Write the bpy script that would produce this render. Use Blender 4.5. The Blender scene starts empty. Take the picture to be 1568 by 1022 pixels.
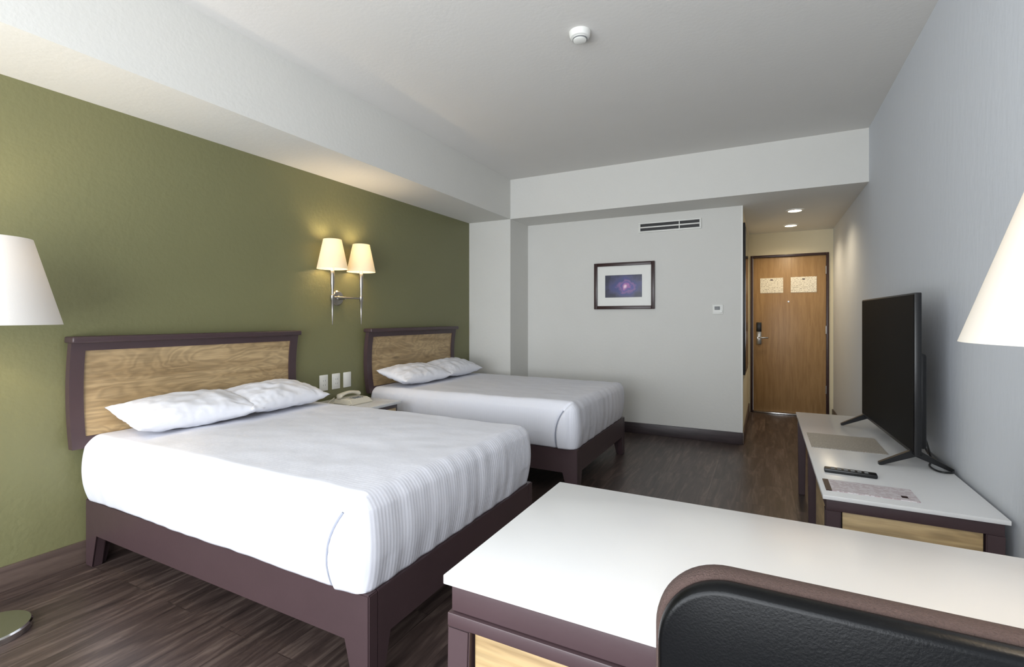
import bpy, bmesh, math, random
from mathutils import Vector, Matrix, noise
random.seed(4)
scene = bpy.context.scene
try:
    scene.view_settings.view_transform = 'Standard'
except Exception as e:
    print(e)

# ------------------------------------------------------------------ helpers
def S(r, g, b):
    def f(c):
        c /= 255.0
        return c/12.92 if c <= 0.04045 else ((c+0.055)/1.055)**2.4
    return (f(r), f(g), f(b), 1.0)

def nodes(m):
    m.use_nodes = True
    nt = m.node_tree
    return nt, nt.nodes, nt.links, nt.nodes['Principled BSDF']

def mat(name, col, rough=0.5, metal=0.0, bump=0.0, bscale=60.0, var=0.0, vscale=4.0, spec=0.5, stretch=None):
    m = bpy.data.materials.new(name)
    nt, N, L, P = nodes(m)
    P.inputs['Base Color'].default_value = col
    P.inputs['Roughness'].default_value = rough
    P.inputs['Metallic'].default_value = metal
    P.inputs['Specular IOR Level'].default_value = spec
    tc = N.new('ShaderNodeTexCoord')
    mp = N.new('ShaderNodeMapping')
    L.new(tc.outputs['Object'], mp.inputs['Vector'])
    if stretch: mp.inputs['Scale'].default_value = stretch
    n = N.new('ShaderNodeTexNoise'); n.inputs['Scale'].default_value = vscale; n.inputs['Detail'].default_value = 4
    L.new(mp.outputs[0], n.inputs['Vector'])
    mx = N.new('ShaderNodeMix'); mx.data_type = 'RGBA'
    v = max(var, 0.02)
    mx.inputs[6].default_value = (col[0]*(1-v), col[1]*(1-v), col[2]*(1-v), 1)
    mx.inputs[7].default_value = (min(1, col[0]*(1+v)), min(1, col[1]*(1+v)), min(1, col[2]*(1+v)), 1)
    L.new(n.outputs[0], mx.inputs[0]); L.new(mx.outputs[2], P.inputs['Base Color'])
    if bump > 0:
        n2 = N.new('ShaderNodeTexNoise'); n2.inputs['Scale'].default_value = bscale; n2.inputs['Detail'].default_value = 5
        L.new(mp.outputs[0], n2.inputs['Vector'])
        b = N.new('ShaderNodeBump'); b.inputs['Strength'].default_value = bump; b.inputs['Distance'].default_value = 0.004
        L.new(n2.outputs[0], b.inputs['Height']); L.new(b.outputs[0], P.inputs['Normal'])
    return m

def wood(name, dark, light, axis='Y', rough=0.45, scale=1.0, bump=0.1, knots=0.35, figure=False):
    m = bpy.data.materials.new(name)
    nt, N, L, P = nodes(m)
    P.inputs['Roughness'].default_value = rough
    tc = N.new('ShaderNodeTexCoord'); mp = N.new('ShaderNodeMapping')
    s = {'X': (0.7, 9, 9), 'Y': (9, 0.7, 9), 'Z': (9, 9, 0.7)}[axis]
    mp.inputs['Scale'].default_value = tuple(v*scale for v in s)
    L.new(tc.outputs['Object'], mp.inputs['Vector'])
    n = N.new('ShaderNodeTexNoise'); n.inputs['Scale'].default_value = 2.2; n.inputs['Detail'].default_value = 8
    n.inputs['Roughness'].default_value = 0.62; n.inputs['Distortion'].default_value = 0.6
    L.new(mp.outputs[0], n.inputs['Vector'])
    n2 = N.new('ShaderNodeTexNoise'); n2.inputs['Scale'].default_value = 14; n2.inputs['Detail'].default_value = 4
    L.new(mp.outputs[0], n2.inputs['Vector'])
    r = N.new('ShaderNodeValToRGB')
    r.color_ramp.elements[0].position = 0.3; r.color_ramp.elements[0].color = dark
    r.color_ramp.elements[1].position = 0.62; r.color_ramp.elements[1].color = light
    L.new(n.outputs[0], r.inputs[0])
    mx = N.new('ShaderNodeMix'); mx.data_type = 'RGBA'; mx.blend_type = 'MULTIPLY'
    mx.inputs[0].default_value = knots
    L.new(r.outputs[0], mx.inputs[6]); L.new(n2.outputs[0], mx.inputs[7])
    outc = mx.outputs[2]
    if figure:
        mp3 = N.new('ShaderNodeMapping')
        s3 = {'X': (1.1, 4, 4), 'Y': (4, 1.1, 4), 'Z': (4, 4, 1.1)}[axis]
        mp3.inputs['Scale'].default_value = s3
        L.new(tc.outputs['Object'], mp3.inputs['Vector'])
        n3 = N.new('ShaderNodeTexNoise'); n3.inputs['Scale'].default_value = 1.3; n3.inputs['Detail'].default_value = 3
        n3.inputs['Distortion'].default_value = 1.2
        L.new(mp3.outputs[0], n3.inputs['Vector'])
        k = N.new('ShaderNodeMath'); k.operation = 'MULTIPLY'; k.inputs[1].default_value = 70; L.new(n3.outputs[0], k.inputs[0])
        sn = N.new('ShaderNodeMath'); sn.operation = 'SINE'; L.new(k.outputs[0], sn.inputs[0])
        sc = N.new('ShaderNodeMapRange'); sc.inputs[1].default_value = -1; sc.inputs[2].default_value = 1
        sc.inputs[3].default_value = 0.80; sc.inputs[4].default_value = 1.04
        L.new(sn.outputs[0], sc.inputs[0])
        vo = N.new('ShaderNodeTexVoronoi'); vo.inputs['Scale'].default_value = 1.25
        L.new(mp3.outputs[0], vo.inputs['Vector'])
        kr = N.new('ShaderNodeMapRange'); kr.inputs[1].default_value = 0.02; kr.inputs[2].default_value = 0.10
        kr.inputs[3].default_value = 0.45; kr.inputs[4].default_value = 1.0
        L.new(vo.outputs['Distance'], kr.inputs[0])
        mu = N.new('ShaderNodeMath'); mu.operation = 'MULTIPLY'; L.new(sc.outputs[0], mu.inputs[0]); L.new(kr.outputs[0], mu.inputs[1])
        vm = N.new('ShaderNodeVectorMath'); vm.operation = 'SCALE'
        L.new(outc, vm.inputs[0]); L.new(mu.outputs[0], vm.inputs['Scale'])
        outc = vm.outputs[0]
    L.new(outc, P.inputs['Base Color'])
    b = N.new('ShaderNodeBump'); b.inputs['Strength'].default_value = bump; b.inputs['Distance'].default_value = 0.003
    L.new(n2.outputs[0], b.inputs['Height']); L.new(b.outputs[0], P.inputs['Normal'])
    return m

def link(o, parent=None):
    scene.collection.objects.link(o)
    if parent is not None: o.parent = parent
    return o

def empty(name, loc=(0, 0, 0)):
    e = bpy.data.objects.new(name, None); e.empty_display_size = 0.1
    e.location = loc
    scene.collection.objects.link(e)
    return e

def finish(bm, name, material, parent=None, smooth=False, angle=35):
    me = bpy.data.meshes.new(name)
    bmesh.ops.recalc_face_normals(bm, faces=bm.faces[:])
    bm.to_mesh(me); bm.free()
    mats = material if isinstance(material, list) else [material]
    for mm in mats: me.materials.append(mm)
    if smooth:
        for p in me.polygons: p.use_smooth = True
        if angle < 180: me.set_sharp_from_angle(angle=math.radians(angle))
    o = bpy.data.objects.new(name, me)
    return link(o, parent)

def box(name, x0, x1, y0, y1, z0, z1, m, parent=None, bev=0.0, segs=2):
    bm = bmesh.new()
    bmesh.ops.create_cube(bm, size=1)
    for v in bm.verts:
        v.co = Vector(((x0+x1)/2 + v.co.x*(x1-x0), (y0+y1)/2 + v.co.y*(y1-y0), (z0+z1)/2 + v.co.z*(z1-z0)))
    if bev > 0:
        bmesh.ops.bevel(bm, geom=bm.edges[:], offset=bev, segments=segs, profile=0.5, affect='EDGES')
    return finish(bm, name, m, parent, smooth=bev > 0, angle=40)

def hexa(name, top, bot, m, parent=None, bev=0.003):
    bm = bmesh.new()
    vs = []
    for (x0, x1, y0, y1, z) in (bot, top):
        for (x, y) in ((x0, y0), (x1, y0), (x1, y1), (x0, y1)):
            vs.append(bm.verts.new((x, y, z)))
    b, t = vs[:4], vs[4:]
    bm.faces.new(b[::-1]); bm.faces.new(t)
    for i in range(4):
        j = (i+1) % 4
        bm.faces.new((b[i], b[j], t[j], t[i]))
    if bev > 0: bmesh.ops.bevel(bm, geom=bm.edges[:], offset=bev, segments=2, affect='EDGES')
    return finish(bm, name, m, parent, smooth=True, angle=40)

def prism(name, pts, axis, a0, a1, m, parent=None, bev=0.0):
    bm = bmesh.new()
    def P(u, z, a): return (u, a, z) if axis == 'Y' else (a, u, z)
    A = [bm.verts.new(P(u, z, a0)) for u, z in pts]; B = [bm.verts.new(P(u, z, a1)) for u, z in pts]
    bm.faces.new(A); bm.faces.new(B[::-1])
    n = len(pts)
    for k in range(n): bm.faces.new((A[k], A[(k+1) % n], B[(k+1) % n], B[k]))
    if bev > 0: bmesh.ops.bevel(bm, geom=bm.edges[:], offset=bev, segments=2, affect='EDGES')
    return finish(bm, name, m, parent, smooth=bev > 0, angle=40)

def lathe(name, prof, loc, m, parent=None, segs=48, axis='Z', angle=35, rot=None):
    bm = bmesh.new()
    rings = []
    for (r, z) in prof:
        ring = []
        if r < 1e-6:
            ring = [bm.verts.new((0, 0, z))]
        else:
            for i in range(segs):
                a = 2*math.pi*i/segs
                ring.append(bm.verts.new((r*math.cos(a), r*math.sin(a), z)))
        rings.append(ring)
    for a, b in zip(rings[:-1], rings[1:]):
        for i in range(segs):
            j = (i+1) % segs
            if len(a) == 1 and len(b) == 1: continue
            if len(a) == 1: bm.faces.new((a[0], b[i], b[j]))
            elif len(b) == 1: bm.faces.new((a[i], a[j], b[0]))
            else: bm.faces.new((a[i], a[j], b[j], b[i]))
    M = Matrix.Identity(4)
    if axis == 'X': M = Matrix.Rotation(math.pi/2, 4, 'Y')
    if axis == 'Y': M = Matrix.Rotation(-math.pi/2, 4, 'X')
    M = Matrix.Translation(Vector(loc)) @ M
    bmesh.ops.transform(bm, matrix=M, verts=bm.verts[:])
    return finish(bm, name, m, parent, smooth=True, angle=angle)

def tube(name, pts, r, m, parent=None, smooth=True):
    cu = bpy.data.curves.new(name, 'CURVE'); cu.dimensions = '3D'
    sp = cu.splines.new('BEZIER' if smooth else 'POLY')
    if smooth:
        sp.bezier_points.add(len(pts)-1)
        for bp, p in zip(sp.bezier_points, pts):
            bp.co = p; bp.handle_left_type = bp.handle_right_type = 'AUTO'
    else:
        sp.points.add(len(pts)-1)
        for q, p in zip(sp.points, pts): q.co = (*p, 1)
    cu.bevel_depth = r; cu.bevel_resolution = 4; cu.use_fill_caps = True
    cu.materials.append(m)
    o = bpy.data.objects.new(name, cu)
    return link(o, parent)

def slab_profile(name, y0, y1, z0, z1, xf, th, m, parent=None, n=14):
    bm = bmesh.new(); rows = []
    for i in range(n+1):
        z = z0 + (z1-z0)*i/n; x = xf(z)
        rows.append([bm.verts.new(c) for c in ((x, y0, z), (x, y1, z), (x-th, y1, z), (x-th, y0, z))])
    for a, b in zip(rows[:-1], rows[1:]):
        for k in range(4):
            l = (k+1) % 4
            bm.faces.new((a[k], a[l], b[l], b[k]))
    bm.faces.new(rows[0][::-1]); bm.faces.new(rows[-1])
    return finish(bm, name, m, parent, smooth=True, angle=40)

def rbox(name, x0, x1, y0, y1, z0, z1, R, res, m, parent=None, disp=None, flatbottom=False):
    bm = bmesh.new()
    nx = max(2, int((x1-x0)/res)); ny = max(2, int((y1-y0)/res)); nz = max(2, int((z1-z0)/res))
    cache = {}
    def V(i, j, k):
        key = (i, j, k)
        if key not in cache:
            cache[key] = bm.verts.new((x0+(x1-x0)*i/nx, y0+(y1-y0)*j/ny, z0+(z1-z0)*k/nz))
        return cache[key]
    for i in range(nx):
        for j in range(ny):
            for k in (0, nz): bm.faces.new((V(i, j, k), V(i+1, j, k), V(i+1, j+1, k), V(i, j+1, k)))
    for i in range(nx):
        for k in range(nz):
            for j in (0, ny): bm.faces.new((V(i, j, k), V(i+1, j, k), V(i+1, j, k+1), V(i, j, k+1)))
    for j in range(ny):
        for k in range(nz):
            for i in (0, nx): bm.faces.new((V(i, j, k), V(i, j+1, k), V(i, j+1, k+1), V(i, j, k+1)))
    for v in bm.verts:
        c = v.co
        zl = c.z if flatbottom and c.z < (z0+z1)/2 else max(c.z, z0+R)
        q = Vector((min(max(c.x, x0+R), x1-R), min(max(c.y, y0+R), y1-R), min(zl, z1-R)))
        d = c-q
        if d.length > 1e-9:
            nrm = d.normalized(); p = q+nrm*min(R, d.length if (flatbottom and c.z <= z0+1e-6) else R)
        else:
            nrm = Vector((0, 0, 0)) if flatbottom else Vector((0, 0, 1)); p = c.copy()
        if disp: p = p + disp(p, nrm)
        v.co = p
    return finish(bm, name, m, parent, smooth=True, angle=70 if flatbottom else 180)

# ------------------------------------------------------------------ materials
M_wall = mat('wall_paint_grey', S(220, 219, 214), 0.85, bump=0.3, bscale=35, var=0.02)
M_wallR = mat('wall_paint_right', S(211, 215, 221), 0.85, bump=0.4, bscale=30, var=0.02, stretch=(1, 1, 0.35))
M_ceil = mat('ceiling_paint', S(219, 217, 213), 0.9, bump=0.2, bscale=45, var=0.015)
M_green = mat('wall_paint_olive', S(117, 116, 80), 0.5, bump=0.5, bscale=38, var=0.03, spec=0.6)
M_hall = mat('wall_paint_hall', S(218, 208, 180), 0.8, bump=0.3, bscale=35, var=0.02)
M_base = wood('baseboard_wood', S(66, 52, 48), S(104, 88, 80), 'Y', 0.4, knots=0.3)
M_baseX = wood('baseboard_wood_dark', S(52, 44, 46), S(78, 66, 68), 'X', 0.4, knots=0.3)
M_dark = mat('stained_frame_wood', S(68, 52, 55), 0.38, bump=0.06, bscale=80, var=0.08, vscale=12)
M_panel = wood('oak_panel', S(162, 134, 94), S(208, 180, 136), 'Y', 0.42, knots=0.4, figure=True)
M_panelX = wood('oak_panel_x', S(166, 136, 92), S(208, 182, 136), 'X', 0.42, knots=0.4, figure=True)
M_door = wood('door_veneer', S(154, 119, 78), S(176, 141, 97), 'Z', 0.4, scale=1.6, knots=0.2)
M_lam = mat('white_laminate', S(224, 224, 224), 0.22, var=0.01)
M_black = mat('black_plastic', S(18, 18, 20), 0.35)
M_leather = mat('black_leather', S(8, 9, 11), 0.3, bump=0.08, bscale=320, spec=0.2)
M_screen = mat('tv_screen_glass', S(5, 5, 6), 0.4, spec=0.03)
M_metal = mat('brushed_nickel', S(170, 166, 160), 0.28, metal=1.0)
M_steel = mat('chrome', S(200, 200, 200), 0.15, metal=1.0)
M_white = mat('white_plastic', S(235, 235, 230), 0.4)
M_grey = mat('grey_plastic', S(120, 122, 124), 0.4)
M_phone = mat('beige_phone_plastic', S(214, 208, 192), 0.4)
M_pill = mat('pillow_cotton', S(230, 231, 238), 0.9, bump=0.35, bscale=22, var=0.01)
M_fold_shadow = mat('fold_shadow_grey', S(150, 154, 166), 0.9)  # grey standing in for the shadow along the sheet fold
M_frame = mat('picture_frame_wood', S(52, 30, 30), 0.35)
M_mirror = mat('dark_mirror', S(20, 20, 22), 0.1)
M_fab = mat('brown_fabric', S(84, 67, 62), 0.95, bump=0.9, bscale=420, var=0.3, vscale=300)

def floor_mat():
    m = bpy.data.materials.new('dark_wood_planks')
    nt, N, L, P = nodes(m)
    tc = N.new('ShaderNodeTexCoord'); mp = N.new('ShaderNodeMapping')
    mp.inputs['Rotation'].default_value = (0, 0, math.radians(90))
    L.new(tc.outputs['Object'], mp.inputs['Vector'])
    br = N.new('ShaderNodeTexBrick')
    br.offset = 0.37; br.inputs['Scale'].default_value = 1.0
    br.inputs['Brick Width'].default_value = 1.22; br.inputs['Row Height'].default_value = 0.18
    br.inputs['Mortar Size'].default_value = 0.002; br.inputs['Mortar Smooth'].default_value = 0.1
    br.inputs['Bias'].default_value = 0.0
    br.inputs['Color1'].default_value = (0.35, 0.35, 0.35, 1); br.inputs['Color2'].default_value = (1, 1, 1, 1)
    br.inputs['Mortar'].default_value = (0.0, 0.0, 0.0, 1)
    L.new(mp.outputs[0], br.inputs['Vector'])
    mp2 = N.new('ShaderNodeMapping'); mp2.inputs['Scale'].default_value = (11, 1.1, 1)
    L.new(tc.outputs['Object'], mp2.inputs['Vector'])
    add = N.new('ShaderNodeVectorMath'); add.operation = 'ADD'
    sc = N.new('ShaderNodeVectorMath'); sc.operation = 'SCALE'; sc.inputs['Scale'].default_value = 7
    L.new(br.outputs['Color'], sc.inputs[0]); L.new(sc.outputs[0], add.inputs[1]); L.new(mp2.outputs[0], add.inputs[0])
    n = N.new('ShaderNodeTexNoise'); n.inputs['Scale'].default_value = 2.0; n.inputs['Detail'].default_value = 8
    n.inputs['Roughness'].default_value = 0.65; n.inputs['Distortion'].default_value = 0.8
    L.new(add.outputs[0], n.inputs['Vector'])
    r = N.new('ShaderNodeValToRGB')
    r.color_ramp.elements[0].position = 0.3; r.color_ramp.elements[0].color = S(50, 41, 39)
    r.color_ramp.elements[1].position = 0.72; r.color_ramp.elements[1].color = S(118, 103, 95)
    e = r.color_ramp.elements.new(0.5); e.color = S(76, 63, 59)
    L.new(n.outputs[0], r.inputs[0])
    mx = N.new('ShaderNodeMix'); mx.data_type = 'RGBA'; mx.blend_type = 'MULTIPLY'; mx.inputs[0].default_value = 0.45
    L.new(r.outputs[0], mx.inputs[6]); L.new(br.outputs['Color'], mx.inputs[7])
    L.new(mx.outputs[2], P.inputs['Base Color'])
    P.inputs['Roughness'].default_value = 0.34
    b = N.new('ShaderNodeBump'); b.inputs['Strength'].default_value = 0.35; b.inputs['Distance'].default_value = 0.002
    L.new(n.outputs[0], b.inputs['Height']); L.new(b.outputs[0], P.inputs['Normal'])
    return m
M_floor = floor_mat()

def sheet_mat():
    m = bpy.data.materials.new('white_seersucker_bedding')
    nt, N, L, P = nodes(m)
    P.inputs['Base Color'].default_value = S(227, 228, 236); P.inputs['Roughness'].default_value = 0.85
    tc = N.new('ShaderNodeTexCoord'); sp = N.new('ShaderNodeSeparateXYZ'); L.new(tc.outputs['Object'], sp.inputs[0])
    nz = N.new('ShaderNodeTexNoise'); nz.inputs['Scale'].default_value = 3.5; nz.inputs['Detail'].default_value = 3
    L.new(tc.outputs['Object'], nz.inputs['Vector'])
    def wave(sock, k, dist):
        a = N.new('ShaderNodeMath'); a.operation = 'MULTIPLY'; a.inputs[1].default_value = k; L.new(sock, a.inputs[0])
        b = N.new('ShaderNodeMath'); b.operation = 'MULTIPLY_ADD'; b.inputs[1].default_value = dist
        L.new(nz.outputs[0], b.inputs[0]); L.new(a.outputs[0], b.inputs[2])
        s = N.new('ShaderNodeMath'); s.operation = 'SINE'; L.new(b.outputs[0], s.inputs[0]); return s.outputs[0]
    wy = wave(sp.outputs['Y'], 2*math.pi/0.0165, 5.0)
    wx = wave(sp.outputs['X'], 2*math.pi/0.0165, 5.0)
    g = N.new('ShaderNodeNewGeometry'); sn = N.new('ShaderNodeSeparateXYZ'); L.new(g.outputs['True Normal'], sn.inputs[0])
    ab = N.new('ShaderNodeMath'); ab.operation = 'ABSOLUTE'; L.new(sn.outputs['Y'], ab.inputs[0])
    gt = N.new('ShaderNodeMath'); gt.operation = 'GREATER_THAN'; gt.inputs[1].default_value = 0.72; L.new(ab.outputs[0], gt.inputs[0])
    mx = N.new('ShaderNodeMix'); mx.data_type = 'FLOAT'
    L.new(gt.outputs[0], mx.inputs[0]); L.new(wy, mx.inputs[2]); L.new(wx, mx.inputs[3])
    ax = N.new('ShaderNodeMath'); ax.operation = 'ABSOLUTE'; L.new(sn.outputs['X'], ax.inputs[0])
    ax2 = N.new('ShaderNodeMath'); ax2.operation = 'MAXIMUM'; L.new(ax.outputs[0], ax2.inputs[0]); L.new(gt.outputs[0], ax2.inputs[1])
    st = N.new('ShaderNodeMath'); st.operation = 'MULTIPLY_ADD'; st.inputs[1].default_value = 0.20; st.inputs[2].default_value = 0.08
    L.new(ax2.outputs[0], st.inputs[0])
    b = N.new('ShaderNodeBump'); b.inputs['Distance'].default_value = 0.0008
    L.new(st.outputs[0], b.inputs['Strength']); L.new(mx.outputs[0], b.inputs['Height'])
    b2 = N.new('ShaderNodeBump'); b2.inputs['Distance'].default_value = 0.012; b2.inputs['Strength'].default_value = 0.25
    n2 = N.new('ShaderNodeTexNoise'); n2.inputs['Scale'].default_value = 9; n2.inputs['Detail'].default_value = 4
    L.new(tc.outputs['Object'], n2.inputs['Vector']); L.new(n2.outputs[0], b2.inputs['Height'])
    L.new(b.outputs[0], b2.inputs['Normal']); L.new(b2.outputs[0], P.inputs['Normal'])
    return m
M_sheet = sheet_mat()

def shade_mat(name, col, em, estr, tr=0.35):
    m = bpy.data.materials.new(name); m.use_nodes = True
    nt = m.node_tree; N = nt.nodes; L = nt.links
    for n in list(N): N.remove(n)
    out = N.new('ShaderNodeOutputMaterial')
    d = N.new('ShaderNodeBsdfDiffuse'); d.inputs[0].default_value = col
    t = N.new('ShaderNodeBsdfTranslucent'); t.inputs[0].default_value = col
    e = N.new('ShaderNodeEmission'); e.inputs[0].default_value = em; e.inputs[1].default_value = estr
    mx = N.new('ShaderNodeMixShader'); mx.inputs[0].default_value = tr
    ad = N.new('ShaderNodeAddShader')
    tc = N.new('ShaderNodeTexCoord'); nz = N.new('ShaderNodeTexNoise'); nz.inputs['Scale'].default_value = 200
    b = N.new('ShaderNodeBump'); b.inputs['Strength'].default_value = 0.15; b.inputs['Distance'].default_value = 0.001
    L.new(tc.outputs['Object'], nz.inputs['Vector']); L.new(nz.outputs[0], b.inputs['Height']); L.new(b.outputs[0], d.inputs['Normal'])
    L.new(d.outputs[0], mx.inputs[1]); L.new(t.outputs[0], mx.inputs[2])
    L.new(mx.outputs[0], ad.inputs[0]); L.new(e.outputs[0], ad.inputs[1]); L.new(ad.outputs[0], out.inputs[0])
    return m
M_shade = shade_mat('lamp_shade_fabric', S(226, 223, 219), (1, .86, .66, 1), 0.02, 0.12)
M_shade2 = shade_mat('desk_lamp_shade_fabric', S(228, 223, 214), (1, .86, .70, 1), 0.06, 0.16)
M_shade3 = shade_mat('sconce_shade_fabric', S(238, 228, 204), (1, .78, .48, 1), 0.22, 0.20)
def emis(name, col, s):
    m = bpy.data.materials.new(name); m.use_nodes = True
    P = m.node_tree.nodes['Principled BSDF']
    P.inputs['Base Color'].default_value = col; P.inputs['Emission Color'].default_value = col
    P.inputs['Emission Strength'].default_value = s
    return m
M_bulb = emis('warm_bulb', (1, .82, .58, 1), 6)
M_down = emis('downlight_lens', (1, .88, .65, 1), 12)

def lamp(name, kind, loc, power, col, parent=None, **kw):
    l = bpy.data.lights.new(name, kind); l.energy = power; l.color = col
    for k, v in kw.items(): setattr(l, k, v)
    o = bpy.data.objects.new(name, l); o.location = loc
    return link(o, parent)

# ------------------------------------------------------------------ room
H = 1.25
XG, XR = -3.09, 0.75
XC = -2.545
YB, YC, YD = 5.34, 4.88, 7.25
YF = -1.1
ZC, ZB = 2.80, 2.36
XH = -0.20
T = 0.12
box('floor', XG-T, XR+T, YF-T, YD+T, -0.1, 0, M_floor)
box('ceiling', XG-T, XR+T, YF-T, YC, ZC, ZC+0.1, M_ceil)
box('wall_left', XG-T, XG, YF, YC+0.6, 0, ZC, M_green)
box('wall_right', XR, XR+T, YF, YD, 0, ZC, M_wallR)
box('wall_column', XG, XC, YC, YB+T, 0, ZB, M_wall)
box('wall_back', XC, XH, YB, YB+T, 0, ZB, M_wall)
box('wall_hall_side', XH-T, XH, YB+T, YD, 0, ZB, M_hall)
box('ceiling_beam_left', XG, XC, YF, YC, ZB, ZC, M_wall)
box('ceiling_beam_back', XG, XR, YC, YD+T, ZB, ZC+0.1, M_wall)
dx0, dx1, dz = -0.175, 0.705, 2.07
box('wall_door_side', dx1, XR, YD, YD+T, 0, ZB, M_hall)
box('wall_door_edge', XH-T, dx0, YD, YD+T, 0, ZB, M_hall)
box('wall_door_header', dx0, dx1, YD, YD+T, dz, ZB, M_hall)
wx0, wx1, wz0, wz1 = -2.9, 0.45, 0.35, 2.3
box('wall_front_sill', XG, XR, YF-T, YF, 0, wz0, M_wall)
box('wall_front_header', XG, XR, YF-T, YF, wz1, ZC, M_wall)
box('wall_front_side', XG, wx0, YF-T, YF, wz0, wz1, M_wall)
box('wall_front_edge', wx1, XR, YF-T, YF, wz0, wz1, M_wall)
win = empty('window_1')
for i, (a, b) in enumerate(((wx0, wx0+.05), ((wx0+wx1)/2-.025, (wx0+wx1)/2+.025), (wx1-.05, wx1))):
    box('mullion_%d' % i, a, b, YF-.09, YF-.04, wz0, wz1, M_black, win, 0.004)
box('frame_bottom', wx0+.05, wx1-.05, YF-.09, YF-.04, wz0, wz0+.05, M_black, win, 0.004)
box('frame_top', wx0+.05, wx1-.05, YF-.09, YF-.04, wz1-.05, wz1, M_black, win, 0.004)

box('baseboard_left', XG, XG+.014, YF, YC, 0, 0.115, M_base, None, 0.003)
box('baseboard_column', XG+.014, XC, YC-.014, YC, 0, 0.115, M_baseX, None, 0.003)
box('baseboard_column_side', XC, XC+.014, YC-.014, YB, 0, 0.115, M_base, None, 0.003)
box('baseboard_back', XC+.014, XH, YB-.014, YB, 0, 0.115, M_baseX, None, 0.003)
box('baseboard_right', XR-.014, XR, YF, YD, 0, 0.115, M_base, None, 0.003)
box('baseboard_hall', XH, XH+.012, YB, YD, 0, 0.115, M_base, None, 0.003)
box('trim_corner', XH-.012, XH+.003, YB-.003, YB+.012, 0.116, ZB, M_white, None, 0.001)

# ------------------------------------------------------------------ door
door = empty('door_1')
fy = YD-0.02
box('jamb_left', dx0, dx0+.028, fy, YD+.08, 0, dz, M_frame, door, 0.003)
box('jamb_right', dx1-.028, dx1, fy, YD+.08, 0, dz, M_frame, door, 0.003)
box('jamb_head', dx0+.028, dx1-.028, fy, YD+.08, dz-.028, dz, M_frame, door, 0.003)
box('leaf', dx0+.03, dx1-.03, YD+.005, YD+.05, 0.022, dz-.03, M_door, door, 0.002)
box('threshold', dx0+.028, dx1-.028, fy-.02, YD+.08, 0.0, 0.02, M_steel, door, 0.004)
lx = dx0+.10
box('lock_upper', lx-.03, lx+.03, YD-.02, YD+.005, 1.07, 1.19, M_black, door, 0.006)
box('lock_plate', lx-.03, lx+.03, YD-.012, YD+.005, 0.90, 1.07, M_metal, door, 0.006)
lathe('handle_rose', [(0, -.05), (.02, -.05), (.024, 0), (0, 0)], (lx+.0, YD-.012, 0.99), M_metal, door, 24, 'Y')
box('handle_lever', lx-.008, lx+.11, YD-.072, YD-.056, 0.98, 1.0, M_metal, door, 0.005)
lathe('peephole', [(0, -.006), (.01, -.006), (.012, 0), (0, 0)], ((dx0+dx1)/2, YD+.005, 1.46), M_metal, door, 20, 'Y')
for i, z in enumerate((0.3, 1.05, 1.8)):
    lathe('hinge_%d' % i, [(0, 0), (.009, 0), (.009, .1), (0, .1)], (dx1-.03, YD-.005, z), M_metal, door, 16)

def notice_mat(name, base, ink, sx, sz, thresh=0.52, ax='XZ', rot=0.0):
    m = bpy.data.materials.new(name)
    nt, N, L, P = nodes(m)
    P.inputs['Roughness'].default_value = 0.5
    tc = N.new('ShaderNodeTexCoord'); sp = N.new('ShaderNodeSeparateXYZ'); L.new(tc.outputs['Object'], sp.inputs[0])
    a = {'XZ': sp.outputs['Z'], 'X': sp.outputs['X'], 'Y': sp.outputs['Y']}[ax]
    mu = N.new('ShaderNodeMath'); mu.operation = 'MULTIPLY'; mu.inputs[1].default_value = sz; L.new(a, mu.inputs[0])
    s = N.new('ShaderNodeMath'); s.operation = 'SINE'; L.new(mu.outputs[0], s.inputs[0])
    n = N.new('ShaderNodeTexNoise'); n.inputs['Scale'].default_value = sx; n.inputs['Detail'].default_value = 2
    L.new(tc.outputs['Object'], n.inputs['Vector'])
    g1 = N.new('ShaderNodeMath'); g1.operation = 'GREATER_THAN'; g1.inputs[1].default_value = 0.2; L.new(s.outputs[0], g1.inputs[0])
    g2 = N.new('ShaderNodeMath'); g2.operation = 'GREATER_THAN'; g2.inputs[1].default_value = thresh; L.new(n.outputs[0], g2.inputs[0])
    mm = N.new('ShaderNodeMath'); mm.operation = 'MULTIPLY'; L.new(g1.outputs[0], mm.inputs[0]); L.new(g2.outputs[0], mm.inputs[1])
    mx = N.new('ShaderNodeMix'); mx.data_type = 'RGBA'; mx.inputs[6].default_value = base; mx.inputs[7].default_value = ink
    L.new(mm.outputs[0], mx.inputs[0]); L.new(mx.outputs[2], P.inputs['Base Color'])
    return m
M_note = notice_mat('printed_notice', S(238, 232, 216), S(178, 168, 150), 60, 330)
n1 = empty('door_notice'); box('sheet', -0.06, 0.205, YD+.0, YD+.0045, 1.575, 1.77, M_note, n1)
n2 = empty('door_notice'); box('sheet', 0.29, 0.575, YD+.0, YD+.0045, 1.575, 1.775, M_note, n2)
for e_, xa, xb in ((n1, -.06, .205), (n2, .29, .575)):
    box('header_band', (xa+xb)/2-.015, (xa+xb)/2+.015, YD-.001, YD, 1.738, 1.752, M_frame, e_)

cm = empty('hall_mirror')
box('frame', XH, XH+.022, YB+.05, YB+.9, 0.68, 2.2, M_black, cm, 0.003)
box('glass', XH+.022, XH+.026, YB+.08, YB+.87, 0.72, 2.16, M_mirror, cm)

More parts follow.
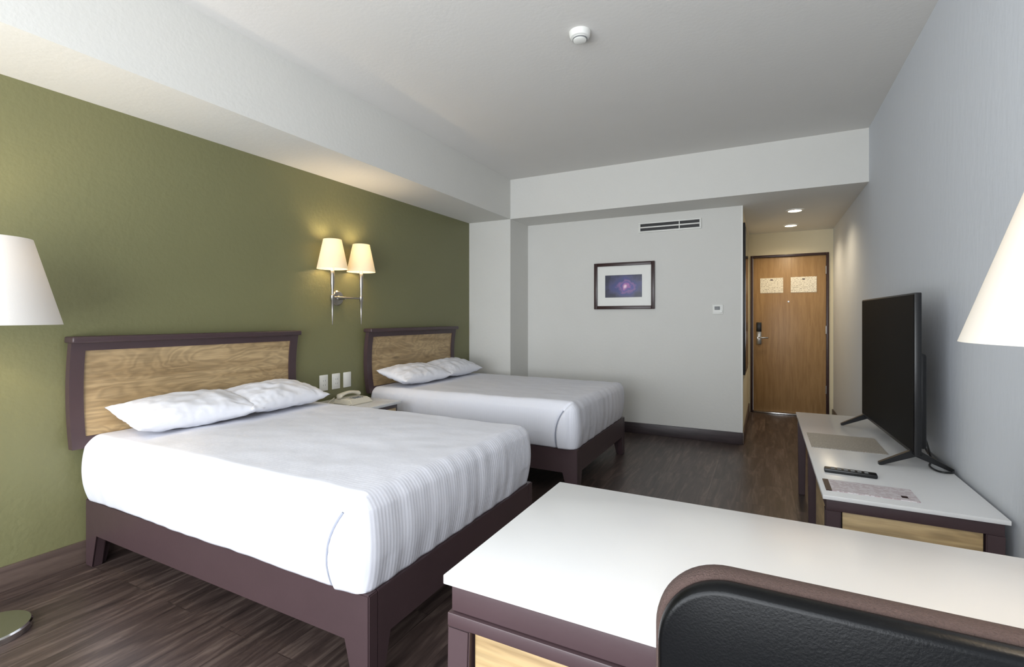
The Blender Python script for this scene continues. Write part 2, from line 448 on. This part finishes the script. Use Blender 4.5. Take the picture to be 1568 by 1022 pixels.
for y in (5.82, 6.74):
    d = empty('ceiling_downlight', (0, 0, 0))
    lathe('trim_ring', [(.062, 0), (.085, 0), (.085, -.006), (.062, -.010), (.062, 0)], (0.27, y, ZB), M_white, d)
    lathe('lens', [(0, -.004), (.062, -.004), (.062, 0), (0, 0)], (0.27, y, ZB), M_down, d, angle=180)
    o = lamp('spot', 'SPOT', (0.27, y, ZB-.02), 29, (1, .82, .56), d, spot_size=math.radians(150), spot_blend=0.8, shadow_soft_size=0.06)

sd = empty('smoke_detector')
lathe('body', [(0, -.05), (.03, -.05), (.036, -.046), (.038, -.034), (.05, -.030), (.056, -.020), (.058, 0), (0, 0)], (-0.894, 2.53, ZC), M_white, sd)
lathe('vent_ring', [(.0375, -.043), (.0395, -.043), (.0395, -.037), (.0375, -.037)], (-0.894, 2.53, ZC), M_grey, sd)

ac = empty('air_vent_grille')
gx0, gx1, gz0, gz1 = -1.215, -0.58, 2.166, 2.274
yb = YB
box('back', gx0+.01, gx1-.01, yb-.006, yb, gz0+.01, gz1-.01, M_black, ac)
box('rim_top', gx0, gx1, yb-.02, yb, gz1-.016, gz1, M_white, ac, 0.003)
box('rim_bottom', gx0, gx1, yb-.02, yb, gz0, gz0+.016, M_white, ac, 0.003)
box('rim_left', gx0, gx0+.018, yb-.02, yb, gz0+.016, gz1-.016, M_white, ac, 0.003)
box('rim_right', gx1-.018, gx1, yb-.02, yb, gz0+.016, gz1-.016, M_white, ac, 0.003)
box('slat_mid', gx0+.018, gx1-.018, yb-.02, yb-.006, (gz0+gz1)/2-.007, (gz0+gz1)/2+.007, M_white, ac, 0.003)
box('slat_divider', -0.80, -0.79, yb-.018, yb-.006, gz0+.016, gz1-.016, M_white, ac, 0.002)

def art_mat():
    m = bpy.data.materials.new('purple_arch_print')
    nt, N, L, P = nodes(m)
    tc = N.new('ShaderNodeTexCoord'); mp = N.new('ShaderNodeMapping')
    mp.inputs['Location'].default_value = (1.36*3.2, 0, -1.60*4.6); mp.inputs['Scale'].default_value = (3.2, 0, 4.6)
    L.new(tc.outputs['Object'], mp.inputs['Vector'])
    ln = N.new('ShaderNodeVectorMath'); ln.operation = 'LENGTH'; L.new(mp.outputs[0], ln.inputs[0])
    nz = N.new('ShaderNodeTexNoise'); nz.inputs['Scale'].default_value = 14; L.new(tc.outputs['Object'], nz.inputs['Vector'])
    ad = N.new('ShaderNodeMath'); ad.operation = 'MULTIPLY_ADD'; ad.inputs[1].default_value = 0.5
    L.new(nz.outputs[0], ad.inputs[0]); L.new(ln.outputs['Value'], ad.inputs[2])
    r = N.new('ShaderNodeValToRGB'); cr = r.color_ramp
    cr.elements[0].position = 0.28; cr.elements[0].color = S(240, 205, 225)
    cr.elements[1].position = 0.95; cr.elements[1].color = S(22, 26, 60)
    for p, c in ((0.37, S(165, 95, 165)), (0.45, S(70, 70, 150)), (0.52, S(130, 90, 150)), (0.62, S(48, 58, 125)), (0.75, S(60, 60, 110))):
        e = cr.elements.new(p); e.color = c
    L.new(ad.outputs[0], r.inputs[0]); L.new(r.outputs[0], P.inputs['Base Color'])
    P.inputs['Roughness'].default_value = 0.3
    return m
pic = empty('framed_picture')
px0, px1, pz0, pz1 = -1.71, -1.045, 1.345, 1.857
fw = 0.036
box('frame_left', px0, px0+fw, YB-.03, YB, pz0, pz1, M_frame, pic, 0.003)
box('frame_right', px1-fw, px1, YB-.03, YB, pz0, pz1, M_frame, pic, 0.003)
box('frame_top', px0+fw, px1-fw, YB-.03, YB, pz1-fw, pz1, M_frame, pic, 0.003)
box('frame_bottom', px0+fw, px1-fw, YB-.03, YB, pz0, pz0+fw, M_frame, pic, 0.003)
box('mat_board', px0+fw, px1-fw, YB-.012, YB, pz0+fw, pz1-fw, M_white, pic)
box('print', -1.585, -1.18, YB-.0145, YB-.012, 1.475, 1.72, art_mat(), pic)

th = empty('thermostat')
box('plate', -.475, -.375, YB-.012, YB, 1.285, 1.385, M_white, th, 0.006)
box('display', -.455, -.405, YB-.016, YB-.012, 1.33, 1.365, M_grey, th, 0.002)
lathe('dial', [(0, -.01), (.012, -.01), (.014, 0), (0, 0)], (-.395, YB-.012, 1.315), M_white, th, 24, 'Y')

for i, y in enumerate((2.742, 2.866, 2.985)):
    o = empty('wall_outlet')
    box('plate', XG, XG+.008, y-.041, y+.041, 0.675, 0.80, M_white, o, 0.004)
    box('insert', XG+.008, XG+.011, y-.024, y+.024, 0.695, 0.78, M_white, o, 0.002)
    if i < 2:
        for z in (0.72, 0.755):
            box('slot_a', XG+.011, XG+.0118, y-.011, y-.0085, z-.006, z+.006, M_grey, o)
            box('slot_b', XG+.011, XG+.0118, y+.0085, y+.011, z-.006, z+.006, M_grey, o)

# ------------------------------------------------------------------ sconce
sc = empty('wall_sconce')
lathe('backplate', [(0, 0), (.062, 0), (.062, .012), (.052, .022), (.02, .026), (.013, .035), (.013, .10), (0, .10)], (XG, 2.875, 1.41), M_metal, sc, 40, 'X')
for i, y in enumerate((2.723, 3.026)):
    X = -2.97
    lathe('stem_%d' % i, [(0, 1.19), (.003, 1.20), (.008, 1.30), (.0125, 1.385), (.016, 1.39), (.016, 1.425), (.010, 1.43), (.010, 1.47), (.015, 1.51), (.016, 1.60), (.012, 1.62), (0, 1.62)], (X, y, 0), M_metal, sc, 24)
    lathe('socket_%d' % i, [(0, 1.60), (.014, 1.60), (.014, 1.69), (0, 1.69)], (X, y, 0), M_white, sc, 20)
    lathe('bulb_%d' % i, [(0, 1.69), (.012, 1.692), (.026, 1.72), (.028, 1.745), (.018, 1.77), (0, 1.78)], (X, y, 0), M_bulb, sc, 20)
    lathe('shade_%d' % i, [(.115, 1.628), (.068, 1.855), (.066, 1.855), (.113, 1.628), (.115, 1.628)], (X, y, 0), M_shade3, sc, 48)
    lamp('bulb_light_%d' % i, 'POINT', (X, y, 1.79), 3.8, (1, .79, .52), sc, shadow_soft_size=0.03)
    lamp('bulb_light_low_%d' % i, 'POINT', (X, y, 1.665), 1.8, (1, .79, .52), sc, shadow_soft_size=0.02)
tube('crossbar', [(-2.97, 2.715, 1.41), (-2.97, 3.035, 1.41)], .007, M_metal, sc, False)

# ------------------------------------------------------------------ beds
def hb_x(z):
    t = (z-0.6)/(1.16-0.6)
    return -3.045 + 0.035*(2*t-1)**2

def sstep(a, b, x):
    t = min(1, max(0, (x-a)/(b-a))); return t*t*(3-2*t)

def bed(y0, y1, hy0, hy1, seed):
    b = empty('bed')
    x0, x1 = -3.055, -1.155
    zt, zb = 0.335, 0.17
    w, v = 0.105, 0.068
    def outline(a, c):
        return [(a, 0), (a+v, 0), (a+w, zb), (c-w, zb), (c-v, 0), (c, 0), (c, zt), (a, zt)]
    prism('side_rail_near', outline(x0, x1), 'Y', y0, y0+.045, M_dark, b, 0.004)
    prism('side_rail_far', outline(x0, x1), 'Y', y1-.045, y1, M_dark, b, 0.004)
    def inner(a, c):
        ww, vv = w-.045, v-.045
        return [(a, 0), (a+vv, 0), (a+ww, zb), (c-ww, zb), (c-vv, 0), (c, 0), (c, zt-.001), (a, zt-.001)]
    prism('foot_rail', inner(y0+.045, y1-.045), 'X', x1-.045, x1-.0005, M_dark, b, 0.002)
    prism('head_rail', inner(y0+.045, y1-.045), 'X', x0+.0005, x0+.045, M_dark, b, 0.002)
    box('platform', x0+.045, x1-.045, y0+.045, y1-.045, zb+.05, zt-.005, M_dark, b)
    sw = 0.058
    slab_profile('headboard_stile_near', hy0, hy0+sw, 0.60, 1.125, hb_x, 0.04, M_dark, b)
    slab_profile('headboard_stile_far', hy1-sw, hy1, 0.60, 1.125, hb_x, 0.04, M_dark, b)
    slab_profile('headboard_rail', hy0+sw, hy1-sw, 1.085, 1.125, hb_x, 0.04, M_dark, b, 4)
    slab_profile('headboard_rail_low', hy0+sw, hy1-sw, 0.60, 0.655, hb_x, 0.04, M_dark, b, 4)
    slab_profile('headboard_panel', hy0+sw, hy1-sw, 0.655, 1.085, lambda z: hb_x(z)-.010, 0.025, M_panel, b)
    box('headboard_cap', XG+.012, -2.985, hy0-.008, hy1+.004, 1.125, 1.158, M_dark, b, 0.008, 3)
    mx0, mx1, my0, my1, mz0, mz1 = -3.045, -1.168, y0-.006, y1-.006, 0.336, 0.660
    def disp(p, n, plain=False):
        h = (p.z-mz0)/(mz1-mz0)
        hc = min(1, max(0, h))
        out = Vector((0, 0, 0))
        side = max(0.0, 1-abs(n.z))
        bulge = (0.036*math.sin(math.pi*hc)**0.8)*side
        if n.x > 0.1: bulge *= 0.65
        out += Vector((n.x if n.x > 0 else 0, n.y, 0))*bulge
        a = noise.noise(Vector((p.x*2.2+seed, p.y*2.2, p.z*2.2)))
        a2 = noise.noise(Vector((p.x*9+seed, p.y*9, p.z*5)))
        out += n*(0.008*a + 0.003*a2)
        if n.x > 0.3:
            out += Vector((1, 0, 0))*0.005*noise.noise(Vector((p.y*16, p.z*3, seed+3)))
        if not plain:
            for sy in (-1, 1):
                if n.y*sy > 0.25 and p.x > mx1-0.3:
                    xl = mx1-0.028-0.107*(1-hc**3)
                    dd = p.x-xl
                    fade = 1-sstep(0.93, 1.06, h)
                    groove = math.exp(-(dd/0.011)**2)
                    lift = 0.016*sstep(0.0, 0.012, dd)*math.exp(-max(0, dd)/0.07)
                    out += Vector((0, sy, 0))*(-0.012*groove+lift)*fade
        if h < 0.3 and abs(n.z) < 0.6:
            out += n*0.004*noise.noise(Vector((p.x*14, p.y*14, seed)))
        return out
    rbox('mattress_with_bedding', mx0, mx1, my0, my1, mz0, mz1, 0.052, 0.0085, M_sheet, b, disp, True)
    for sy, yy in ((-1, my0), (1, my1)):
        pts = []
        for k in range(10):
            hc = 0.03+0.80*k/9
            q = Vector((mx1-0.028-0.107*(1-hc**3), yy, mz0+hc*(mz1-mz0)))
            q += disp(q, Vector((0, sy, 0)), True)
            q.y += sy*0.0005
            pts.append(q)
        tube('fold_shadow_line', pts, 0.0040, M_fold_shadow, b)  # added grey tube, paints the shadow line of the corner fold
    return b
bed(1.21, 2.48, 1.14, 2.452, 1.7)
bed(3.21, 4.50, 3.17, 4.50, 8.3)

def pillow(cx, cy, cz, lx, ly, t, tilt, yaw, seed):
    bm = bmesh.new()
    n = 60
    grid = {}
    for side in (1, -1):
        for i in range(n+1):
            for j in range(n+1):
                edge = i in (0, n) or j in (0, n)
                if edge and side == -1:
                    grid[(side, i, j)] = grid[(1, i, j)]; continue
                u = -1+2*i/n; v = -1+2*j/n
                px = u*(1-0.07*(1-v*v)**1.0*abs(u)**3)
                py = v*(1-0.05*(1-u*u)**1.0*abs(v)**3)
                hgt = ((1-abs(u)**2.6)*(1-abs(v)**2.6))
                hgt = max(0, hgt)**0.55
                z = side*hgt*t/2
                if side == -1: z *= 0.75
                w = noise.noise(Vector((u*3+seed, v*4, side)))*0.014*hgt + noise.noise(Vector((u*7+seed, v*11, side*2)))*0.006*(1.2-hgt)
                cr = abs(noise.noise(Vector((math.atan2(1.15-abs(v), 1.15-abs(u))*5, seed+round(u)+3*round(v), 0))))
                w += -0.012*cr*max(0, abs(u*v))*hgt
                z += w
                z += 0.012*(abs(u*v))**3
                grid[(side, i, j)] = bm.verts.new((px*lx/2, py*ly/2, z))
    for side in (1, -1):
        for i in range(n):
            for j in range(n):
                q = [grid[(side, i, j)], grid[(side, i+1, j)], grid[(side, i+1, j+1)], grid[(side, i, j+1)]]
                bm.faces.new(q if side == 1 else q[::-1])
    o = finish(bm, 'pillow', M_pill, None, True, 180)
    o.location = (cx, cy, cz); o.rotation_euler = (0, tilt, yaw)
    return o
pillow(-2.82, 1.585, 0.743, 0.36, 0.65, 0.165, math.radians(12), math.radians(-3), 1)
pillow(-2.82, 2.11, 0.748, 0.36, 0.61, 0.16, math.radians(12), math.radians(4), 5)
pillow(-2.82, 3.56, 0.743, 0.36, 0.66, 0.16, math.radians(12), math.radians(-3), 9)
pillow(-2.82, 4.15, 0.748, 0.36, 0.62, 0.16, math.radians(12), math.radians(3), 13)

# ------------------------------------------------------------------ nightstand + phone
ns = empty('nightstand')
nx0, nx1, ny0, ny1, nzt = -3.07, -2.54, 2.53, 3.02, 0.60
box('top', nx0, nx1, ny0, ny1, nzt-.022, nzt, M_lam, ns, 0.003)
box('body', nx0+.02, nx1-.025, ny0+.02, ny1-.02, 0.34, nzt-.022, M_dark, ns, 0.003)
box('drawer_front', nx1-.025, nx1-.012, ny0+.05, ny1-.05, 0.37, nzt-.05, M_panel, ns, 0.003)
lathe('drawer_knob', [(0, 0), (.006, 0), (.006, .015), (.012, .02), (.012, .028), (0, .03)], (nx1-.012, (ny0+ny1)/2, 0.46), M_metal, ns, 20, 'X')
for i, (x, y) in enumerate(((nx0+.02, ny0+.02), (nx1-.065, ny0+.02), (nx0+.02, ny1-.06), (nx1-.065, ny1-.06))):
    hexa('leg_%d' % i, (x, x+.04, y, y+.04, 0.342), (x+.006, x+.034, y+.006, y+.034, 0), M_dark, ns)

ph = empty('telephone')
bx, by = -2.80, 2.77
hexa('base', (bx-.085, bx+.065, by-.10, by+.10, nzt+.042), (bx-.105, bx+.105, by-.115, by+.115, nzt), M_phone, ph, 0.008)
def handset():
    bm = bmesh.new(); rings = []
    n = 22
    for i in range(n+1):
        t = -1+2*i/n
        y = by + t*0.105; z = nzt+.078-0.022*t*t
        w = 0.022+0.010*abs(t)**3; h = 0.012+0.010*abs(t)**4
        if i in (0, n): w *= .6; h *= .6
        rings.append([bm.verts.new((bx-.045+w*math.cos(a), y, z+h*math.sin(a))) for a in [2*math.pi*k/14 for k in range(14)]])
    for a, b in zip(rings[:-1], rings[1:]):
        for k in range(14): bm.faces.new((a[k], a[(k+1) % 14], b[(k+1) % 14], b[k]))
    bm.faces.new(rings[0]); bm.faces.new(rings[-1][::-1])
    return finish(bm, 'handset', M_phone, ph, True, 60)
handset()
for i in range(3):
    for j in range(4):
        box('key', bx+.005+.02*i, bx+.018+.02*i, by-.045+.025*j, by-.028+.025*j, nzt+.038, nzt+.046, M_grey, ph, 0.002)
tube('cord', [(bx-.09+.0, by-.1, nzt+.045), (bx-.11, by-.14, nzt+.01), (bx-.02, by-.16, nzt+.006), (bx+.07, by-.14, nzt+.006), (bx+.09, by-.10, nzt+.012)], .004, M_phone, ph)

# ------------------------------------------------------------------ floor lamp (left)
fl = empty('floor_lamp')
LX, LY = -2.71, 0.76
lathe('base', [(0, 0), (.128, 0), (.130, .004), (.130, .024), (.124, .030), (.02, .034), (.014, .05), (0, .05)], (LX, LY, 0), M_steel, fl, 64)
lathe('pole', [(0, .03), (.011, .03), (.011, 1.25), (0, 1.25)], (LX, LY, 0), M_metal, fl, 24)
lathe('socket', [(0, 1.25), (.018, 1.25), (.018, 1.33), (0, 1.33)], (LX, LY, 0), M_white, fl, 24)
lathe('bulb', [(0, 1.33), (.014, 1.332), (.03, 1.37), (.03, 1.39), (.018, 1.415), (0, 1.42)], (LX, LY, 0), M_bulb, fl, 24)
lathe('shade', [(.222, 1.222), (.131, 1.567), (.128, 1.567), (.219, 1.222), (.222, 1.222)], (LX, LY, 0), M_shade, fl, 96)
lamp('bulb_light', 'POINT', (LX, LY, 1.45), 10, (1, .80, .54), fl, shadow_soft_size=0.035)

# ------------------------------------------------------------------ desk
dk = empty('desk')
ax0, ax1, ay0, ay1, az = -0.557, 0.735, 0.785, 1.394, 0.75
box('top', ax0, ax1, ay0, ay1, az-.018, az, M_lam, dk, 0.002)
box('apron_front', ax0+.012, ax1-.012, ay0+.012, ay0+.035, az-.072, az-.018, M_dark, dk, 0.002)
box('apron_back', ax0+.012, ax1-.012, ay1-.035, ay1-.012, az-.072, az-.018, M_dark, dk, 0.002)
box('apron_left', ax0+.012, ax0+.035, ay0+.035, ay1-.035, az-.072, az-.018, M_dark, dk, 0.002)
box('apron_right', ax1-.035, ax1-.012, ay0+.035, ay1-.035, az-.072, az-.018, M_dark, dk, 0.002)
box('lower_rail', ax0+.006, ax0+.44, ay0+.006, ay1-.006, az-.10, az-.074, M_dark, dk, 0.002)
box('drawer_front', ax0+.06, ax0+.40, ay0+.02, ay0+.035, 0.30, az-.10, M_panelX, dk, 0.002)
box('pedestal', ax0+.055, ax0+.42, ay0+.035, ay1-.02, 0.28, az-.10, M_dark, dk, 0.002)
lathe('drawer_knob', [(0, -.03), (.012, -.028), (.012, -.02), (.006, -.015), (.006, 0), (0, 0)], (ax0+.23, ay0+.02, 0.5), M_metal, dk, 20, 'Y')
for i, (x, y) in enumerate(((ax0+.006, ay0+.006), (ax0+.006, ay1-.056), (ax0+.39, ay0+.006), (ax1-.06, ay0+.006), (ax1-.06, ay1-.056), (ax0+.39, ay1-.056))):
    sx = -0.0 if i > 1 else -0.012
    zz = az-.099 if i not in (3, 4) else az-.071
    hexa('leg_%d' % i, (x, x+.05, y, y+.05, zz), (x+sx+.0, x+sx+.038, y+.004, y+.042, 0), M_dark, dk)

tl = empty('table_lamp')
TX, TY = 0.487, 0.966
lathe('base', [(0, .75), (.085, .75), (.087, .755), (.085, .768), (.02, .774), (.012, .79), (0, .79)], (TX, TY, 0), M_metal, tl, 48)
lathe('pole', [(0, .78), (.010, .78), (.010, 1.22), (0, 1.22)], (TX, TY, 0), M_metal, tl, 24)
lathe('bulb', [(0, 1.22), (.014, 1.222), (.03, 1.28), (.03, 1.30), (.018, 1.325), (0, 1.33)], (TX, TY, 0), M_bulb, tl, 24)
lathe('shade', [(.222, 1.213), (.128, 1.50), (.125, 1.50), (.219, 1.213), (.222, 1.213)], (TX, TY, 0), M_shade2, tl, 96)
lamp('bulb_light', 'POINT', (TX, TY, 1.37), 5, (1, .86, .68), tl, shadow_soft_size=0.035)

# ------------------------------------------------------------------ console
cs = empty('tv_console')
cx0, cx1, cy0, cy1, cz = 0.195, 0.728, 2.21, 4.07, 0.573
box('top', cx0, cx1, cy0, cy1, cz-.016, cz, M_lam, cs, 0.002)
box('apron', cx0+.012, cx1-.012, cy0+.012, cy1-.012, cz-.06, cz-.016, M_dark, cs, 0.003)
box('end_panel', cx0+.065, cx1-.065, cy0+.02, cy0+.04, 0.20, cz-.06, M_panelX, cs, 0.002)
box('end_rail', cx0+.06, cx1-.06, cy0+.015, cy0+.045, 0.15, 0.20, M_dark, cs, 0.002)
box('cabinet', cx0+.05, cx1-.03, cy0+.045, cy0+.80, 0.15, cz-.06, M_dark, cs, 0.002)
box('cabinet_door', cx0+.038, cx0+.05, cy0+.08, cy0+.77, 0.18, cz-.08, M_panel, cs, 0.002)
box('cabinet_far', cx0+.16, cx1-.03, cy0+1.0, cy1-.06, 0.15, cz-.06, M_dark, cs, 0.002)
for i, (x, y) in enumerate(((cx0+.01, cy0+.012), (cx1-.06, cy0+.012), (cx0+.01, cy1-.062), (cx1-.06, cy1-.062), (cx0+.01, cy0+.87))):
    hexa('leg_%d' % i, (x, x+.05, y, y+.05, cz-.058), (x+.004, x+.044, y+.004, y+.044, 0), M_dark, cs)

tv = empty('television', (0.578, 3.25, 0)); tv.rotation_euler = (0, 0, math.radians(2.6))
tw = 0.505
tz0, tz1 = 0.638, 1.362
box('panel', -.014, .012, -tw, tw, tz0, tz1, M_black, tv, 0.004)
box('screen', -.0155, -.014, -tw+.008, tw-.008, tz0+.016, tz1-.008, M_screen, tv)
box('back_housing', .012, .045, -tw+.05, tw-.05, tz0+.02, tz0+.45, M_black, tv, 0.012)
for i, y in enumerate((-.455, .455)):
    for j, xs in enumerate((-.135, .135)):
        bm = bmesh.new()
        pts = [(0.0, tz0+.012), (xs*0.15, tz0+.012), (xs, cz+.012), (xs, cz+.001), (xs*.92, cz+.001), (0.0, tz0-.012)]
        a = [bm.verts.new((p[0], y-.011, p[1])) for p in pts]; b = [bm.verts.new((p[0], y+.011, p[1])) for p in pts]
        bm.faces.new(a); bm.faces.new(b[::-1])
        for k in range(6): bm.faces.new((a[k], a[(k+1) % 6], b[(k+1) % 6], b[k]))
        finish(bm, 'foot_%d_%d' % (i, j), M_black, tv)
cb = empty('tv_cable')
tube('cable', [(0.66, 2.95, .72), (0.68, 2.9, .60), (0.66, 2.82, .579), (0.70, 2.75, .579), (0.715, 2.9, .579), (0.705, 3.1, .60), (0.715, 3.2, .66)], .004, M_black, cb)

M_mat2 = notice_mat('woven_service_mat', S(180, 174, 164), S(138, 130, 120), 160, 520, 0.42, 'Y')
o = empty('service_mat'); box('sheet', .215, .54, 3.00, 3.36, cz, cz+.003, M_mat2, o)
M_bro = notice_mat('printed_brochure', S(210, 203, 206), S(178, 160, 164), 70, 420, 0.5, 'Y')
o = empty('brochure'); box('sheet', .232, .505, 2.275, 2.425, cz, cz+.003, M_bro, o)
box('cover_band', .212, .232, 2.275, 2.425, cz, cz+.003, M_frame, o)
box('logo', .455, .475, 2.30, 2.325, cz+.003, cz+.0035, M_frame, o)
rm = empty('remote_control', (0.325, 2.55, 0)); rm.rotation_euler = (0, 0, math.radians(-4))
box('body', -.095, .095, -.022, .022, cz, cz+.018, M_black, rm, 0.006)
for i in range(6):
    for j in range(3):
        box('button', -.07+.024*i, -.056+.024*i, -.014+.011*j, -.007+.011*j, cz+.017, cz+.0195, M_grey, rm)

# ------------------------------------------------------------------ office chair
ch = empty('desk_chair')
def back_panel(name, x0, x1, z0, z1, R, yc, th, m, crown=0.0, k_=1.0):
    bm = bmesh.new()
    def outline(ins, nseg=14):
        pts = []
        r = max(0.004, R-ins)
        for (cx, cz_, a0) in ((x1-R, z1-R, 0), (x0+R, z1-R, 90), (x0+R, z0+R, 180), (x1-R, z0+R, 270)):
            for k in range(nseg+1):
                a = math.radians(a0+90*k/nseg)
                pts.append((cx+r*math.cos(a), cz_+r*math.sin(a)))
        return pts
    def yoff(x):
        t = (x-(x0+x1)/2)/((x1-x0)/2)
        return -crown*(1-t*t)
    loops = []
    hh = th/2
    rim = [(0.022, hh, ), (0.010, hh*0.93), (0.003, hh*0.65), (0.0, hh*.25), (0.0, -hh*.25), (0.003, -hh*0.65), (0.010, -hh*0.93), (0.022, -hh)]
    for ins, yo in rim:
        loops.append([bm.verts.new((p[0], yc+yo+yoff(p[0]), p[1])) for p in outline(ins*k_)])
    for a, b in zip(loops[:-1], loops[1:]):
        n = len(a)
        for k in range(n): bm.faces.new((a[k], a[(k+1) % n], b[(k+1) % n], b[k]))
    for lp in (loops[0], loops[-1]):
        n = len(lp); h = n//2
        for k in range(h-1):
            a, b_, c, d = lp[k], lp[k+1], lp[n-2-k], lp[n-1-k]
            try: bm.faces.new((a, b_, c, d))
            except Exception: pass
    return finish(bm, name, m, ch, True, 50)
back_panel('back_cushion', -0.143, 0.40, 0.50, 0.902, 0.10, 0.744, 0.042, M_fab, 0.006, 0.7)
back_panel('back_shell', -0.134, 0.391, 0.52, 0.898, 0.098, 0.712, 0.032, M_leather, 0.006, 0.45)
ccx = 0.1275
rbox('seat', ccx-.24, ccx+.24, 0.73, 1.19, 0.40, 0.485, 0.035, 0.02, M_fab, ch)
box('seat_pan', ccx-.2, ccx+.2, 0.78, 1.14, 0.375, 0.402, M_black, ch, 0.01)
tube('back_bracket', [(ccx, 0.685, 0.62), (ccx, 0.65, 0.50), (ccx, 0.69, 0.40), (ccx, 0.85, 0.378)], .018, M_black, ch)
lathe('gas_column', [(0, .08), (.03, .08), (.03, .22), (.018, .22), (.018, .38), (0, .38)], (ccx, 0.95, 0), M_black, ch, 24)
for i in range(5):
    a = math.radians(72*i+20)
    ex, ey = ccx+.25*math.cos(a), .95+.25*math.sin(a)
    tube('base_arm_%d' % i, [(ccx, .95, .10), ((ccx+ex)/2, (.95+ey)/2, .085), (ex, ey, .065)], .014, M_black, ch)
    lathe('caster_%d' % i, [(0, -.015), (.022, -.015), (.025, -.01), (.025, .01), (.022, .015), (0, .015)], (ex, ey, .0255), M_black, ch, 24, 'X')

# ------------------------------------------------------------------ lights
w = bpy.data.worlds.new('World'); scene.world = w; w.use_nodes = True
bg = w.node_tree.nodes['Background']; bg.inputs[0].default_value = (0.82, 0.9, 1.0, 1); bg.inputs[1].default_value = 0.9
L1 = lamp('window_daylight', 'AREA', ((wx0+wx1)/2, YF-.14, (wz0+wz1)/2), 134, (0.90, 0.95, 1.0), None, shape='RECTANGLE', size=3.3, size_y=1.8)
L1.rotation_euler = (math.radians(84), 0, 0)
L2 = lamp('ceiling_fill', 'AREA', ((wx0+wx1)/2, YF-.30, wz0+.5), 46, (0.97, 0.98, 1.0), None, shape='RECTANGLE', size=3.3, size_y=1.0)  # added fill tilted up to brighten the ceiling, imitates light off the ground
L2.rotation_euler = (math.radians(125), 0, 0)

# ------------------------------------------------------------------ camera
cam = bpy.data.cameras.new('camera'); co = bpy.data.objects.new('camera', cam)
scene.collection.objects.link(co)
cam.sensor_fit = 'HORIZONTAL'; cam.sensor_width = 36; cam.lens = 36*750/1568
cam.shift_y = -24/1568; cam.clip_start = 0.02
co.location = (0, 0, H); co.rotation_euler = (math.radians(90), 0, math.radians(27.35))
scene.camera = co
